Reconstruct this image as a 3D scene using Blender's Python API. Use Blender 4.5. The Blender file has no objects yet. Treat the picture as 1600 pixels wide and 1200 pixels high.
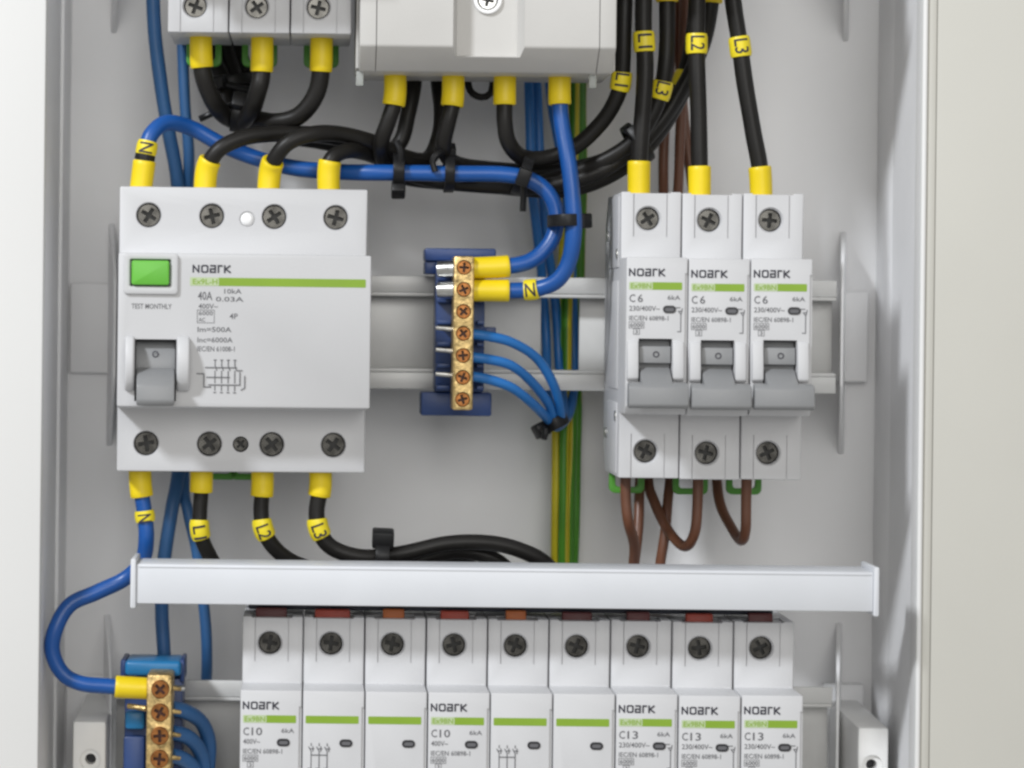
import bpy, bmesh, math, random
from mathutils import Vector, Matrix
random.seed(7)
R = math.radians
S = 0.001                      # everything below is written in millimetres
scene = bpy.context.scene
col = scene.collection

# ------------------------------------------------------------------ camera
D = 800.0                      # camera to the plane of the breaker fronts (mm)
F = 4336.0                     # focal length in photo pixels
ROLL = R(0.65)
PX, PY = 500.0, 500.0          # where the depth lines vanish in the photo
cam = bpy.data.cameras.new('camera')
camo = bpy.data.objects.new('camera', cam); col.objects.link(camo)
cam.sensor_width = 36.0
cam.lens = 36.0 * F / 1600.0
cam.shift_x = (800 - PX) / 1600.0
cam.shift_y = -(600 - PY) / 1600.0
cam.clip_start = 0.05; cam.clip_end = 50
cam.dof.use_dof = True
cam.dof.focus_distance = 0.815
cam.dof.aperture_fstop = 14.0
camo.matrix_world = Matrix.Translation((0, -D*S, 0)) @ Matrix.Rotation(R(90), 4, 'X') @ Matrix.Rotation(ROLL, 4, 'Z')
scene.camera = camo

# ------------------------------------------------------------------ lights
world = bpy.data.worlds.new('World'); scene.world = world; world.use_nodes = True
bg = world.node_tree.nodes['Background']
bg.inputs[0].default_value = (1.0, 0.985, 0.95, 1); bg.inputs[1].default_value = 0.40
key = bpy.data.lights.new('window_light', 'AREA')
key.shape = 'RECTANGLE'; key.size = 0.24; key.size_y = 0.24
key.energy = 38.0; key.color = (0.93, 0.96, 1.0)
ko = bpy.data.objects.new('window_light', key); col.objects.link(ko)
kd = Vector((0.92, 1.0, -0.95)).normalized()
ko.location = Vector((0.05, 0.03, -0.02)) - kd * 2.2
ko.rotation_euler = kd.to_track_quat('-Z', 'Y').to_euler()
fill = bpy.data.lights.new('fill_light', 'AREA')    # wide soft fill added behind the camera to brighten the back wall
fill.shape = 'RECTANGLE'; fill.size = 1.6; fill.size_y = 1.2; fill.energy = 24.0; fill.color = (1.0, 0.985, 0.95)
ro = bpy.data.objects.new('fill_light', fill); col.objects.link(ro)
ro.location = (0.25, -2.5, 0.75); ro.rotation_euler = (Vector((0.04, 0, 0)) - ro.location).to_track_quat('-Z', 'Y').to_euler()
scene.view_settings.view_transform = 'Standard'
scene.view_settings.look = 'None'
scene.view_settings.exposure = 0.0
scene.view_settings.gamma = 1.0
scene.cycles.filter_width = 2.6

# ------------------------------------------------------------------ helpers
CR, SR = math.cos(ROLL), math.sin(ROLL)
def U(px, py, y):
    """point of the photo at depth y (mm) -> place in the cabinet (mm)"""
    u, v = px - PX, py - PY
    u, v = u*CR + v*SR, -u*SR + v*CR
    s = F / (D + y)
    return Vector((u/s, y, -v/s))

def mat(name, color, rough=0.5, metal=0.0, vary=0.06, vscale=60.0, bump=0.0, bscale=900.0, spec=0.5, coat=0.0, trans=0.0):
    m = bpy.data.materials.new(name); m.use_nodes = True
    nt = m.node_tree; b = nt.nodes['Principled BSDF']
    tc = nt.nodes.new('ShaderNodeTexCoord')
    n = nt.nodes.new('ShaderNodeTexNoise'); n.inputs['Scale'].default_value = vscale; n.inputs['Detail'].default_value = 4
    nt.links.new(tc.outputs['Object'], n.inputs['Vector'])
    r = nt.nodes.new('ShaderNodeValToRGB')
    r.color_ramp.elements[0].position = 0.3; r.color_ramp.elements[1].position = 0.7
    r.color_ramp.elements[0].color = (*[c*(1-vary) for c in color], 1)
    r.color_ramp.elements[1].color = (*[min(1, c*(1+vary)) for c in color], 1)
    nt.links.new(n.outputs['Fac'], r.inputs['Fac']); nt.links.new(r.outputs['Color'], b.inputs['Base Color'])
    mr = nt.nodes.new('ShaderNodeMapRange')
    mr.inputs['To Min'].default_value = max(0.02, rough-0.08); mr.inputs['To Max'].default_value = min(1, rough+0.08)
    nt.links.new(n.outputs['Fac'], mr.inputs['Value']); nt.links.new(mr.outputs['Result'], b.inputs['Roughness'])
    b.inputs['Metallic'].default_value = metal
    b.inputs['Specular IOR Level'].default_value = spec
    b.inputs['Coat Weight'].default_value = coat
    b.inputs['Transmission Weight'].default_value = trans
    if bump:
        n2 = nt.nodes.new('ShaderNodeTexNoise'); n2.inputs['Scale'].default_value = bscale; n2.inputs['Detail'].default_value = 2
        nt.links.new(tc.outputs['Object'], n2.inputs['Vector'])
        bp = nt.nodes.new('ShaderNodeBump'); bp.inputs['Strength'].default_value = bump; bp.inputs['Distance'].default_value = 0.0003
        nt.links.new(n2.outputs['Fac'], bp.inputs['Height']); nt.links.new(bp.outputs['Normal'], b.inputs['Normal'])
    return m

M = {}
M['case']   = mat('light_grey_device_plastic', (0.56, 0.562, 0.574), 0.46, vary=0.03, vscale=24, bump=0.12, bscale=1500)
M['case2']  = mat('greyish_beige_device_plastic', (0.56, 0.55, 0.53), 0.5, vary=0.025, bump=0.12, bscale=1500)
M['shell']  = mat('white_cabinet_plastic', (0.832, 0.832, 0.84), 0.5, vary=0.035, vscale=22, bump=0.15, bscale=1200)
M['flange'] = mat('white_front_plastic', (0.72, 0.72, 0.712), 0.5, vary=0.015, vscale=10, bump=0.1, bscale=1200)
M['beige']  = mat('beige_front_plastic', (0.53, 0.52, 0.475), 0.55, vary=0.03, vscale=14, bump=0.1, bscale=1200)
M['strip']  = mat('white_cover_plastic', (0.635, 0.652, 0.685), 0.42, vary=0.02, bump=0.06)
M['rail']   = mat('light_rail_metal', (0.60, 0.60, 0.59), 0.42, metal=0.15, vary=0.05, vscale=90)
M['post']   = mat('bright_white_plastic', (0.80, 0.80, 0.79), 0.45, vary=0.02)
M['screw']  = mat('dark_steel_screw', (0.10, 0.097, 0.09), 0.25, metal=0.95, vary=0.5, vscale=250)
M['slot']   = mat('shaded_screw_slot', (0.012, 0.012, 0.011), 0.5, vary=0.2)  # near-black colour stands in for the shade inside the cross slots
M['slot2']  = mat('shaded_brass_slot', (0.07, 0.018, 0.008), 0.5, vary=0.2)  # recess shade of the brass screw slots, put into the colour
M['steel']  = mat('bright_steel', (0.62, 0.62, 0.60), 0.3, metal=1.0, vary=0.15, vscale=400)
M['brass']  = mat('worn_brass', (0.54, 0.39, 0.17), 0.42, metal=0.85, vary=0.55, vscale=480, bump=0.8, bscale=620)
M['bronze'] = mat('brass_screw_head', (0.34, 0.14, 0.045), 0.36, metal=0.9, vary=0.35, vscale=500)
M['black']  = mat('black_cable_sheath', (0.0125, 0.0115, 0.0105), 0.42, spec=0.28, vary=0.2, bump=0.1)
M['tie']    = mat('black_nylon', (0.011, 0.011, 0.0115), 0.4, spec=0.28, vary=0.2, bump=0.1)
M['blue']   = mat('blue_cable_sheath', (0.007, 0.078, 0.315), 0.36, vary=0.12, bump=0.08)
M['blue2']  = mat('light_blue_wire_sheath', (0.018, 0.155, 0.46), 0.36, vary=0.1, bump=0.08)
M['blue3']  = mat('dull_blue_wire_sheath', (0.036, 0.128, 0.31), 0.42, vary=0.15, bump=0.08)
M['brown']  = mat('brown_wire_sheath', (0.15, 0.06, 0.032), 0.4, vary=0.15, bump=0.08)
M['green']  = mat('green_wire_sheath', (0.06, 0.23, 0.012), 0.42, vary=0.12)
M['gyel']   = mat('yellow_wire_stripe', (0.55, 0.47, 0.012), 0.42, vary=0.1)
M['yellow'] = mat('yellow_sleeve_vinyl', (0.80, 0.60, 0.007), 0.42, vary=0.06, bump=0.08)
M['mark']   = mat('yellow_marker_plastic', (0.80, 0.65, 0.02), 0.4, vary=0.06)
M['dkblue'] = mat('dark_blue_block_plastic', (0.017, 0.048, 0.165), 0.4, vary=0.15, bump=0.1)
M['ltblue'] = mat('bright_blue_block_plastic', (0.014, 0.16, 0.37), 0.35, vary=0.12)
M['lever']  = mat('grey_lever_plastic', (0.24, 0.244, 0.25), 0.42, vary=0.04, bump=0.1)
M['test']   = mat('green_button_plastic', (0.125, 0.46, 0.045), 0.4, vary=0.06)
M['stripe'] = mat('green_print', (0.215, 0.36, 0.022), 0.5, vary=0.06)
M['pale']   = mat('pale_print', (0.46, 0.56, 0.33), 0.5, vary=0.03)
M['ink']    = mat('dark_print', (0.022, 0.022, 0.036), 0.55, vary=0.1)
M['ink2']   = mat('grey_print', (0.12, 0.12, 0.13), 0.55, vary=0.1)
M['dark']   = mat('black_recess_plastic', (0.018, 0.018, 0.022), 0.35, vary=0.1)
M['latch']  = mat('green_latch_plastic', (0.085, 0.32, 0.035), 0.38, vary=0.1)
M['red']    = mat('red_busbar_plastic', (0.42, 0.06, 0.035), 0.45, vary=0.15)
M['orange'] = mat('orange_busbar_plastic', (0.55, 0.15, 0.035), 0.45, vary=0.15)
M['maroon'] = mat('maroon_busbar_plastic', (0.13, 0.03, 0.03), 0.45, vary=0.15)
M['bar']    = mat('dark_busbar_plastic', (0.03, 0.033, 0.05), 0.45, vary=0.15)
M['gloss']  = mat('glossy_white_plastic', (0.85, 0.85, 0.85), 0.12, vary=0.01, coat=0.6)
M['clear']  = mat('clear_tab_plastic', (0.75, 0.78, 0.76), 0.2, vary=0.02, trans=0.6)

def box(bm, x0, x1, y0, y1, z0, z1, mi=0):
    vs = [bm.verts.new((x*S, y*S, z*S)) for x in (x0, x1) for y in (y0, y1) for z in (z0, z1)]
    for f in ((0,1,3,2), (4,6,7,5), (0,4,5,1), (2,3,7,6), (0,2,6,4), (1,5,7,3)):
        bm.faces.new([vs[i] for i in f]).material_index = mi
def prism_x(bm, prof, x0, x1):                  # prof: (y, z) outline
    a = [bm.verts.new((x0*S, y*S, z*S)) for y, z in prof]; b = [bm.verts.new((x1*S, y*S, z*S)) for y, z in prof]
    n = len(prof); bm.faces.new(a); bm.faces.new(b[::-1])
    for i in range(n): bm.faces.new((a[i], b[i], b[(i+1) % n], a[(i+1) % n]))
def prism_y(bm, out, y0, y1, out2=None):        # out: (x, z) outline
    out2 = out2 or out
    a = [bm.verts.new((x*S, y0*S, z*S)) for x, z in out]; b = [bm.verts.new((x*S, y1*S, z*S)) for x, z in out2]
    n = len(out); bm.faces.new(a); bm.faces.new(b[::-1])
    for i in range(n): bm.faces.new((a[i], b[i], b[(i+1) % n], a[(i+1) % n]))
def cyl_y(bm, cx, cz, r0, r1, y0, y1, n=28):
    c = [(math.cos(2*math.pi*i/n), math.sin(2*math.pi*i/n)) for i in range(n)]
    prism_y(bm, [(cx+r0*a, cz+r0*b) for a, b in c], y0, y1, [(cx+r1*a, cz+r1*b) for a, b in c])
def stadium(cx, cz, w, h, n=8):
    r = h/2; o = []
    for i in range(n+1): a = -math.pi/2 + math.pi*i/n; o.append((cx+w/2-r+r*math.cos(a), cz+r*math.sin(a)))
    for i in range(n+1): a = math.pi/2 + math.pi*i/n; o.append((cx-w/2+r+r*math.cos(a), cz+r*math.sin(a)))
    return o
def rrect(x0, x1, z0, z1, r, n=4):
    o = []
    for cx, cz, a0 in ((x1-r, z0+r, -90), (x1-r, z1-r, 0), (x0+r, z1-r, 90), (x0+r, z0+r, 180)):
        for i in range(n+1): a = R(a0 + 90*i/n); o.append((cx+r*math.cos(a), cz+r*math.sin(a)))
    return o
def ring_y(bm, outer, inner, y0, y1):           # frame between two outlines of equal length
    n = len(outer)
    A = [bm.verts.new((x*S, y0*S, z*S)) for x, z in outer]; B = [bm.verts.new((x*S, y0*S, z*S)) for x, z in inner]
    C = [bm.verts.new((x*S, y1*S, z*S)) for x, z in outer]; E = [bm.verts.new((x*S, y1*S, z*S)) for x, z in inner]
    for i in range(n):
        j = (i+1) % n
        bm.faces.new((A[i], A[j], B[j], B[i])); bm.faces.new((C[i], E[i], E[j], C[j]))
        bm.faces.new((A[i], C[i], C[j], A[j])); bm.faces.new((B[i], B[j], E[j], E[i]))

def to_mesh(name, bm, mats=(), bevel=0.0, seg=2, cut=None, smooth=True, angle=35):
    bmesh.ops.recalc_face_normals(bm, faces=bm.faces[:])
    me = bpy.data.meshes.new(name); bm.to_mesh(me); bm.free()
    if bevel or cut is not None:
        o = bpy.data.objects.new('tmp', me); col.objects.link(o); co = None
        if bevel:
            b = o.modifiers.new('b', 'BEVEL'); b.width = bevel*S; b.segments = seg; b.limit_method = 'ANGLE'; b.angle_limit = R(30)
        if cut is not None:
            bmesh.ops.recalc_face_normals(cut, faces=cut.faces[:])
            cm = bpy.data.meshes.new('cut'); cut.to_mesh(cm); cut.free()
            co = bpy.data.objects.new('cut', cm); col.objects.link(co)
            m = o.modifiers.new('c', 'BOOLEAN'); m.operation = 'DIFFERENCE'; m.solver = 'EXACT'; m.use_self = True; m.object = co
        dg = bpy.context.evaluated_depsgraph_get(); dg.update()
        me2 = bpy.data.meshes.new_from_object(o.evaluated_get(dg)); me2.name = name
        bpy.data.objects.remove(o)
        if co: bpy.data.objects.remove(co)
        me = me2
    for m in mats: me.materials.append(m)
    if smooth and len(me.polygons):
        me.shade_smooth(); me.set_sharp_from_angle(angle=R(angle))
    return me
def link(name, me, parent=None, loc=None, rot=None):
    o = bpy.data.objects.new(name, me); col.objects.link(o)
    if parent is not None: o.parent = parent
    if loc is not None: o.location = Vector(loc)*S
    if rot is not None: o.rotation_euler = rot
    return o
def mk(name, bm, m, parent=None, bevel=0.0, loc=None, rot=None, **k):
    mats = m if isinstance(m, (list, tuple)) else (m,)
    return link(name, to_mesh(name, bm, mats, bevel, **k), parent, loc, rot)
def nb(): return bmesh.new()
def tag(o, label, cat, group=None, kind=None):
    o['label'] = label; o['category'] = cat
    if group: o['group'] = group
    if kind: o['kind'] = kind
    return o
def thing(name, label, cat, loc=(0, 0, 0), group=None, rz=0):
    o = bpy.data.objects.new(name, None); col.objects.link(o); o.empty_display_size = 0.01
    o.location = Vector(loc)*S; o.rotation_euler = (0, 0, rz)
    return tag(o, label, cat, group)

# ---- lettering -----------------------------------------------------
_glyph = {}
def glyphs(s):
    if s not in _glyph:
        c = bpy.data.curves.new('t', 'FONT'); c.body = s; c.size = 1; c.resolution_u = 2; c.offset = 0.012
        o = bpy.data.objects.new('t', c); col.objects.link(o)
        dg = bpy.context.evaluated_depsgraph_get(); dg.update()
        me = bpy.data.meshes.new_from_object(o.evaluated_get(dg))
        v = [(a.co.x, a.co.y) for a in me.vertices]; f = [tuple(p.vertices) for p in me.polygons]
        bpy.data.objects.remove(o); bpy.data.meshes.remove(me)
        xs = [a for a, _ in v]; zs = [b for _, b in v]
        x0, x1, z0, z1 = min(xs), max(xs), min(zs), max(zs)
        _glyph[s] = ([((a-x0)/(x1-x0), (b-z0)/(z1-z0)) for a, b in v], f)
    return _glyph[s]
_fine = {}
def fine(s):                                    # the same letters cut finely enough to bend round a sleeve
    if s not in _fine:
        v, f = glyphs(s); bm = bmesh.new(); vs = [bm.verts.new((a, b, 0)) for a, b in v]
        for t in f:
            try: bm.faces.new([vs[i] for i in t])
            except ValueError: pass
        bmesh.ops.triangulate(bm, faces=bm.faces[:])
        for _ in range(3): bmesh.ops.subdivide_edges(bm, edges=bm.edges[:], cuts=1, use_grid_fill=True)
        bm.verts.index_update()
        _fine[s] = ([(q.co.x, q.co.y) for q in bm.verts], [[q.index for q in p.verts] for p in bm.faces]); bm.free()
    return _fine[s]
_tm = {}
def text(name, s, x0, x1, zc, h, m, parent, y=-0.06):
    key = (s, round(x1-x0, 2), round(h, 2), m.name)
    if key not in _tm:
        v, f = glyphs(s)
        me = bpy.data.meshes.new('lettering')
        me.from_pydata([(a*(x1-x0)*S, 0, (b-0.5)*h*S) for a, b in v], [], f); me.materials.append(m); _tm[key] = me
    return link(name, _tm[key], parent, (x0, y, zc))
def strokes(bm, segs, w, y0):                   # flat ribbons, each a hair above the one before
    k = 0
    for a, b in segs:
        a = Vector(a); b = Vector(b); d = (b-a); L = d.length; d = d/L; n = Vector((-d.y, d.x))*w/2
        a2 = a - d*w*0.45; b2 = b + d*w*0.45; y = y0 - 0.006*k; k += 1
        bm.faces.new([bm.verts.new((p.x*S, y*S, p.y*S)) for p in (a2-n, b2-n, b2+n, a2+n)])
def poly(pts): return list(zip(pts[:-1], pts[1:]))
def logo(parent, x0, x1, zc, h, m):
    key = ('logo', round(x1-x0, 2), round(h, 2))
    if key not in _tm:
        L = [poly([(0, 0), (0, 1), (.85, 0), (.85, 1)]),
             poly([(1.35, .1), (1.35, .9), (1.55, 1), (2.05, 1), (2.25, .9), (2.25, .1), (2.05, 0), (1.55, 0), (1.35, .1)]),
             poly([(2.75, 1), (3.45, 1), (3.45, 0), (2.7, 0), (2.7, .5), (3.3, .5)]),
             poly([(3.95, 0), (3.95, 1), (4.5, 1)]),
             [((4.95, 0), (4.95, 1))] + poly([(5.75, 1), (5.1, .5), (5.8, 0)])]
        sx = (x1-x0)/5.85; bm = nb()
        segs = [((a[0]*sx, (a[1]-.5)*h*.84), (b[0]*sx, (b[1]-.5)*h*.84)) for g in L for a, b in g]
        strokes(bm, segs, h*0.21, 0)
        _tm[key] = to_mesh('logo', bm, (m,), smooth=False)
    return link('logo', _tm[key], parent, (x0, -0.06, zc))

# ---- tubes ---------------------------------------------------------
def spline(pts, step=1.2):
    P = [Vector(p) for p in pts]; P = [P[0]*2-P[1]] + P + [P[-1]*2-P[-2]]
    out = []
    for i in range(1, len(P)-2):
        a, b, c, d = P[i-1:i+3]; n = max(2, int((c-b).length/step))
        for k in range(n):
            t = k/n; out.append(0.5*((2*b) + (c-a)*t + (2*a-5*b+4*c-d)*t*t + (3*b-a-3*c+d)*t**3))
    out.append(P[-2])
    return out
def arcl(path):
    L = [0.0]
    for a, b in zip(path[:-1], path[1:]): L.append(L[-1]+(b-a).length)
    return L
def frames(path):
    T = []
    for i in range(len(path)):
        a = path[max(0, i-1)]; b = path[min(len(path)-1, i+1)]; T.append((b-a).normalized())
    N = []; n = Vector((0, -1, 0)); n = (n - T[0]*n.dot(T[0])).normalized()
    for t in T:
        n = (n - t*n.dot(t)).normalized(); N.append(n)
    return T, N
def tube(bm, path, radii, n=12, mfun=None):
    T, N = frames(path); rings = []
    for p, t, nn, r in zip(path, T, N, radii):
        b = t.cross(nn)
        rings.append([bm.verts.new((p + (nn*math.cos(2*math.pi*k/n) + b*math.sin(2*math.pi*k/n))*r)*S) for k in range(n)])
    for i in range(len(rings)-1):
        for k in range(n):
            f = bm.faces.new((rings[i][k], rings[i][(k+1) % n], rings[i+1][(k+1) % n], rings[i+1][k]))
            if mfun: f.material_index = mfun(i, k)
    bm.faces.new(rings[0][::-1]); bm.faces.new(rings[-1])
def sub(path, L, a, b):
    def at(s):
        for i in range(len(L)-1):
            if L[i+1] >= s:
                t = (s-L[i])/max(1e-9, L[i+1]-L[i]); return path[i].lerp(path[i+1], t)
        return path[-1]
    a = max(0, a); b = min(L[-1], b); n = max(3, int((b-a)/1.0)); return [at(a+(b-a)*k/n) for k in range(n+1)]

def cable(name, label, cat, pts, r, m, boots=(), markers=(), group=None, mfun=None, bands=()):
    """pts: (px, py, depth); boots: (which end, length to photo row/col, radius); markers: (px, py, length, text)"""
    P = [U(*p) for p in pts]; path = spline(P); n = len(path); ph = [random.uniform(0, 6.3) for _ in range(6)]
    for i in range(n):                              # small unevenness of a hand-bent cable
        e = min(1.0, i/14, (n-1-i)/14)*0.22; t = i*0.09
        path[i] = path[i] + Vector((math.sin(t+ph[0])+0.5*math.sin(2.3*t+ph[1]), math.sin(0.8*t+ph[2]), math.sin(1.1*t+ph[3])+0.5*math.sin(2.1*t+ph[4])))*e
    L = arcl(path)
    bm = nb(); mats = m if isinstance(m, (list, tuple)) else [m]
    rr = [r*(1+0.012*math.sin(0.35*i)) for i in range(len(path))]
    tube(bm, path, rr, mfun=mfun)
    o = link(name, to_mesh(name, bm, mats, angle=50)); tag(o, label, cat, group)
    def near(px, py):
        best = min(range(len(path)), key=lambda i: (lambda q: (q[0]-px)**2+(q[1]-py)**2)(project(path[i])))
        return L[best]
    for end, px, py, rb in boots:
        s = near(px, py); a, b = (0, s) if end == 0 else (s, L[-1])
        sp = sub(path, L, a, b); k = len(sp)
        rad = [rb*(0.97+0.03*i/(k-1)) for i in range(k)] if end == 0 else [rb*(1.0-0.03*i/(k-1)) for i in range(k)]
        # rounded rim with a mouth that turns in towards the cable
        if end == 0:
            sp = sp + [sp[-1] + (sp[-1]-sp[-2]).normalized()*0.35, sp[-1] + (sp[-1]-sp[-2]).normalized()*0.1]; rad = rad + [rb*0.93, r*0.98]
        else:
            sp = [sp[0] + (sp[0]-sp[1]).normalized()*0.1, sp[0] + (sp[0]-sp[1]).normalized()*0.35] + sp; rad = [r*0.98, rb*0.93] + rad
        b2 = nb(); tube(b2, sp, rad, n=20); mk('end_sleeve', b2, M['yellow'], o, angle=40)
    for px, py, ln, s in markers:
        c = near(px, py); sp = sub(path, L, c-ln/2, c+ln/2); k = len(sp); rm = r+0.75
        rad = [rm]*k; rad[0] = rm-0.25; rad[-1] = rm-0.25
        b2 = nb(); tube(b2, sp, rad, n=20); mo = mk('marker_sleeve', b2, M['mark'], o, angle=40)
        if s:
            v, f = fine(s); T, N = frames(sp); mid = k//2; p0 = sp[mid]
            t = T[mid]; n0 = Vector((0.0, -1, 0)); n0 = (n0-t*n0.dot(t)).normalized()
            if t.z > 0.5 or (abs(t.z) <= 0.5 and t.x < 0): t = -t
            b0 = n0.cross(t)
            w, h = ln*0.72, rm*1.35
            vv = []
            for a, b in v:
                ang = (b-0.5)*h/rm; q = p0 + t*((a-0.5)*w) + (n0*math.cos(ang) + b0*math.sin(ang))*(rm+0.06); vv.append(q*S)
            me = bpy.data.meshes.new('lettering'); me.from_pydata(vv, [], f); me.materials.append(M['ink']); link('printed_text', me, mo)
    for px, py, ln in bands:
        c = near(px, py); sp = sub(path, L, c-ln/2, c+ln/2)
        b2 = nb(); tube(b2, sp, [r+0.6]*len(sp), n=20); mk('clamp_band', b2, M['tie'], o)
    return o
def project(p):
    s = F/(D+p.y); u, v = p.x*s, -p.z*s
    return PX + u*CR - v*SR, PY + u*SR + v*CR

# ------------------------------------------------------------------ the cabinet
WALL = 95.0; LIP = 18.0
XLF, XRF = -81.2, 176.2                         # the side walls draw in slightly towards the front
XL, XR, ZT, ZB = -82.6, 180.6, 205.0, -205.0
cab = thing('cabinet', 'open white plastic distribution cabinet holding all the breakers and cables', 'cabinet', (0, WALL, ZB))
def cpart(name, bm, m, **k):
    o = mk(name, bm, m, **k); o.parent = cab; o.matrix_parent_inverse = Matrix.Translation(-Vector((0, WALL, ZB))*S); return o
b = nb(); box(b, XL-2.5, XR+2.5, WALL, WALL+3, ZB, ZT); cpart('back_panel', b, M['shell'])
for xf, xb, dx in ((XLF, XL, -2.5), (XRF, XR, 2.5)):
    b = nb(); pr = [(xf, LIP), (xb, WALL-0.05), (xb+dx, WALL-0.05), (xf+dx, LIP)]
    lo = [b.verts.new((x*S, y*S, ZB*S)) for x, y in pr]; hi = [b.verts.new((x*S, y*S, ZT*S)) for x, y in pr]
    b.faces.new(lo); b.faces.new(hi[::-1])
    for i in range(4): b.faces.new((lo[i], hi[i], hi[(i+1) % 4], lo[(i+1) % 4]))
    cpart('side_wall', b, M['shell'])
for px, py in ((104, 172),):
    p = U(px, py, WALL); b = nb(); cyl_y(b, p.x, p.z, 0.55, 0.7, WALL-0.35, WALL+0.5, 12); cpart('pin_mark', b, M['lever'])
b = nb(); box(b, XL, XR, LIP+1, WALL-0.05, ZT, ZT+2.5); cpart('top_wall', b, M['shell'])
b = nb(); box(b, XL, XR, LIP+1, WALL-0.05, ZB-2.5, ZB); cpart('bottom_wall', b, M['shell'])
# small steps along the side walls
for x0, x1 in ((XL+0.02, XL+1.5), (XR-1.5, XR-0.02)):
    b = nb(); box(b, x0, x1, 70, WALL-0.1, ZB+1, ZT-1); cpart('wall_step', b, M['shell'], bevel=0.4)
# front frame: white on the left, beige door leaf on the right
b = nb(); box(b, XLF-85, XLF-0.02, LIP-4, LIP+2, ZB-30, ZT+30); cpart('front_flange', b, M['flange'], bevel=0.8)
b = nb(); box(b, XRF-0.1, XRF+1.5, LIP-3.5, LIP+6, ZB-30, ZT+30); cpart('frame_lip', b, M['flange'], bevel=0.7, seg=3)
b = nb(); box(b, XRF+1.55, XRF+4.2, LIP-2.6, LIP+6, ZB-30, ZT+30); cpart('frame_seam', b, M['beige'], bevel=0.4)
b = nb(); box(b, XRF+4.3, XRF+95, LIP-3.0, LIP+3, ZB-30, ZT+30)
dl = cpart('door_leaf', b, M['beige'], bevel=0.5); dl['label'] = 'beige door leaf along the right edge'

def fin(side, zc, half, top, bot):
    """leaning rib that carries a rail end"""
    xf, xb = (161.5, 168.5) if side > 0 else (-63.4, -67.6)
    pr = [(WALL, zc+top), (62, zc+19), (58.5, zc+15), (58.5, zc-15), (62, zc-19), (WALL, zc-bot)]
    bm = nb(); A = []; B = []
    for y, z in pr:
        t = (WALL-y)/(WALL-58.5); x = xb+(xf-xb)*t; w = 0.45+0.45*(1-t)
        A.append(bm.verts.new(((x-w)*S, y*S, z*S))); B.append(bm.verts.new(((x+w)*S, y*S, z*S)))
    n = len(pr); bm.faces.new(A); bm.faces.new(B[::-1])
    for i in range(n): bm.faces.new((A[i], B[i], B[(i+1) % n], A[(i+1) % n]))
    cpart('rail_support', bm, M['shell'], bevel=0.35)
    bm = nb()
    if side > 0: box(bm, 163, 176, 90.5, WALL-0.2, zc-14.5, zc+14.5)
    else: box(bm, -80.5, -65.8, 92.8, WALL-0.2, zc-14.5, zc+14.5)
    cpart('mounting_block', bm, M['shell'], bevel=0.8)
ZM, ZLO, ZUP = -3.5, -129.5, 126.7
for zc in (ZM, ZLO, ZUP+3):
    for sd in (-1, 1): fin(sd, zc, 0, 34, 38)
# screw posts in the lower corners
for (px0, px1, pt, cx, cy) in ((114, 166, 1127, 141, 1187), (1341, 1389, 1137, 1363, 1196)):
    a = U(px0, pt, 42); c = U(px1, pt, 42); h = U(cx, cy, 42)
    bm = nb(); prism_x(bm, [(42, a.z), (WALL-0.1, a.z+2), (WALL-0.1, a.z-40), (42, a.z-40)], a.x, c.x)
    ct = nb(); cyl_y(ct, h.x, h.z, 3.3, 3.1, 40, 43.2); cyl_y(ct, h.x, h.z, 1.7, 1.6, 40.5, 56)
    p = cpart('screw_post', bm, M['post'], bevel=0.9, cut=ct)
    b = nb(); cyl_y(b, h.x, h.z, 1.55, 1.55, 47, 52); link('screw_hole', to_mesh('screw_hole', b, (M['dark'],)), p)

# ------------------------------------------------------------------ rails
def rail(label, zc, x0, x1, gap=None):
    t = thing('din_rail', label, 'rail', ((x0+x1)/2, 68, zc), 'mounting rails')
    def rp(name, bm):
        o = mk(name, bm, M['rail'], t, bevel=0.25); o.matrix_parent_inverse = Matrix.Translation(-Vector(((x0+x1)/2, 68, zc))*S)
    for s in (1, -1):
        bm = nb(); z = sorted((zc+s*17.5, zc+s*12.4)); box(bm, x0, x1, 59.6, 60.8, z[0], z[1]); rp('rail_lip', bm)
        bm = nb(); z = sorted((zc+s*12.35, zc+s*11.2)); box(bm, x0, x1, 59.9, 67.0, z[0], z[1]); rp('rail_web', bm)
    ext = [(x0, x1)] if not gap else [(x0, gap[0]), (gap[1], x1)]
    for a, c in ext:
        bm = nb(); box(bm, a, c, 67.05, 68.2, zc-12.3, zc+12.3); rp('rail_floor', bm)
g0, g1 = U(845, 520, 67).x, U(905, 520, 67).x
rail('pale grey mounting rail behind the middle row of devices', ZM, -62.3, 160.0, (g0, g1))
rail('pale grey mounting rail behind the bottom row of breakers', ZLO, -62.3, 160.0)

# ------------------------------------------------------------------ screws (shared shapes)
def screw_mesh(r, m, depth=1.2, dome=0.25):
    bm = nb(); n = 24
    cyl_y(bm, 0, 0, r-dome, r, 0, dome, n); 
    bm2 = nb(); cyl_y(bm2, 0, 0, r-dome, r-dome, -0.01, 4, n); bm2.free()
    cyl_y(bm, 0, 0, r, r, dome+0.001, 3.5, n)
    ct = nb()
    box(ct, -r*0.68, r*0.68, -1, depth, -r*0.17, r*0.17); box(ct, -r*0.17, r*0.17, -1, depth*0.99, -r*0.68, r*0.68)
    me = to_mesh('screw', bm, (m, M['slot2'] if m is M['bronze'] else M['slot']), cut=ct)
    for p in me.polygons:
        c = p.center/S; p.material_index = 1 if c.y > 0.12 and c.y < depth+0.1 and math.hypot(c.x, c.z) < r*0.74 else 0
    return me
SC_BIG = screw_mesh(3.25, M['screw']); SC_RCD = screw_mesh(3.45, M['screw']); SC_SM = screw_mesh(2.2, M['screw'])
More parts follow.
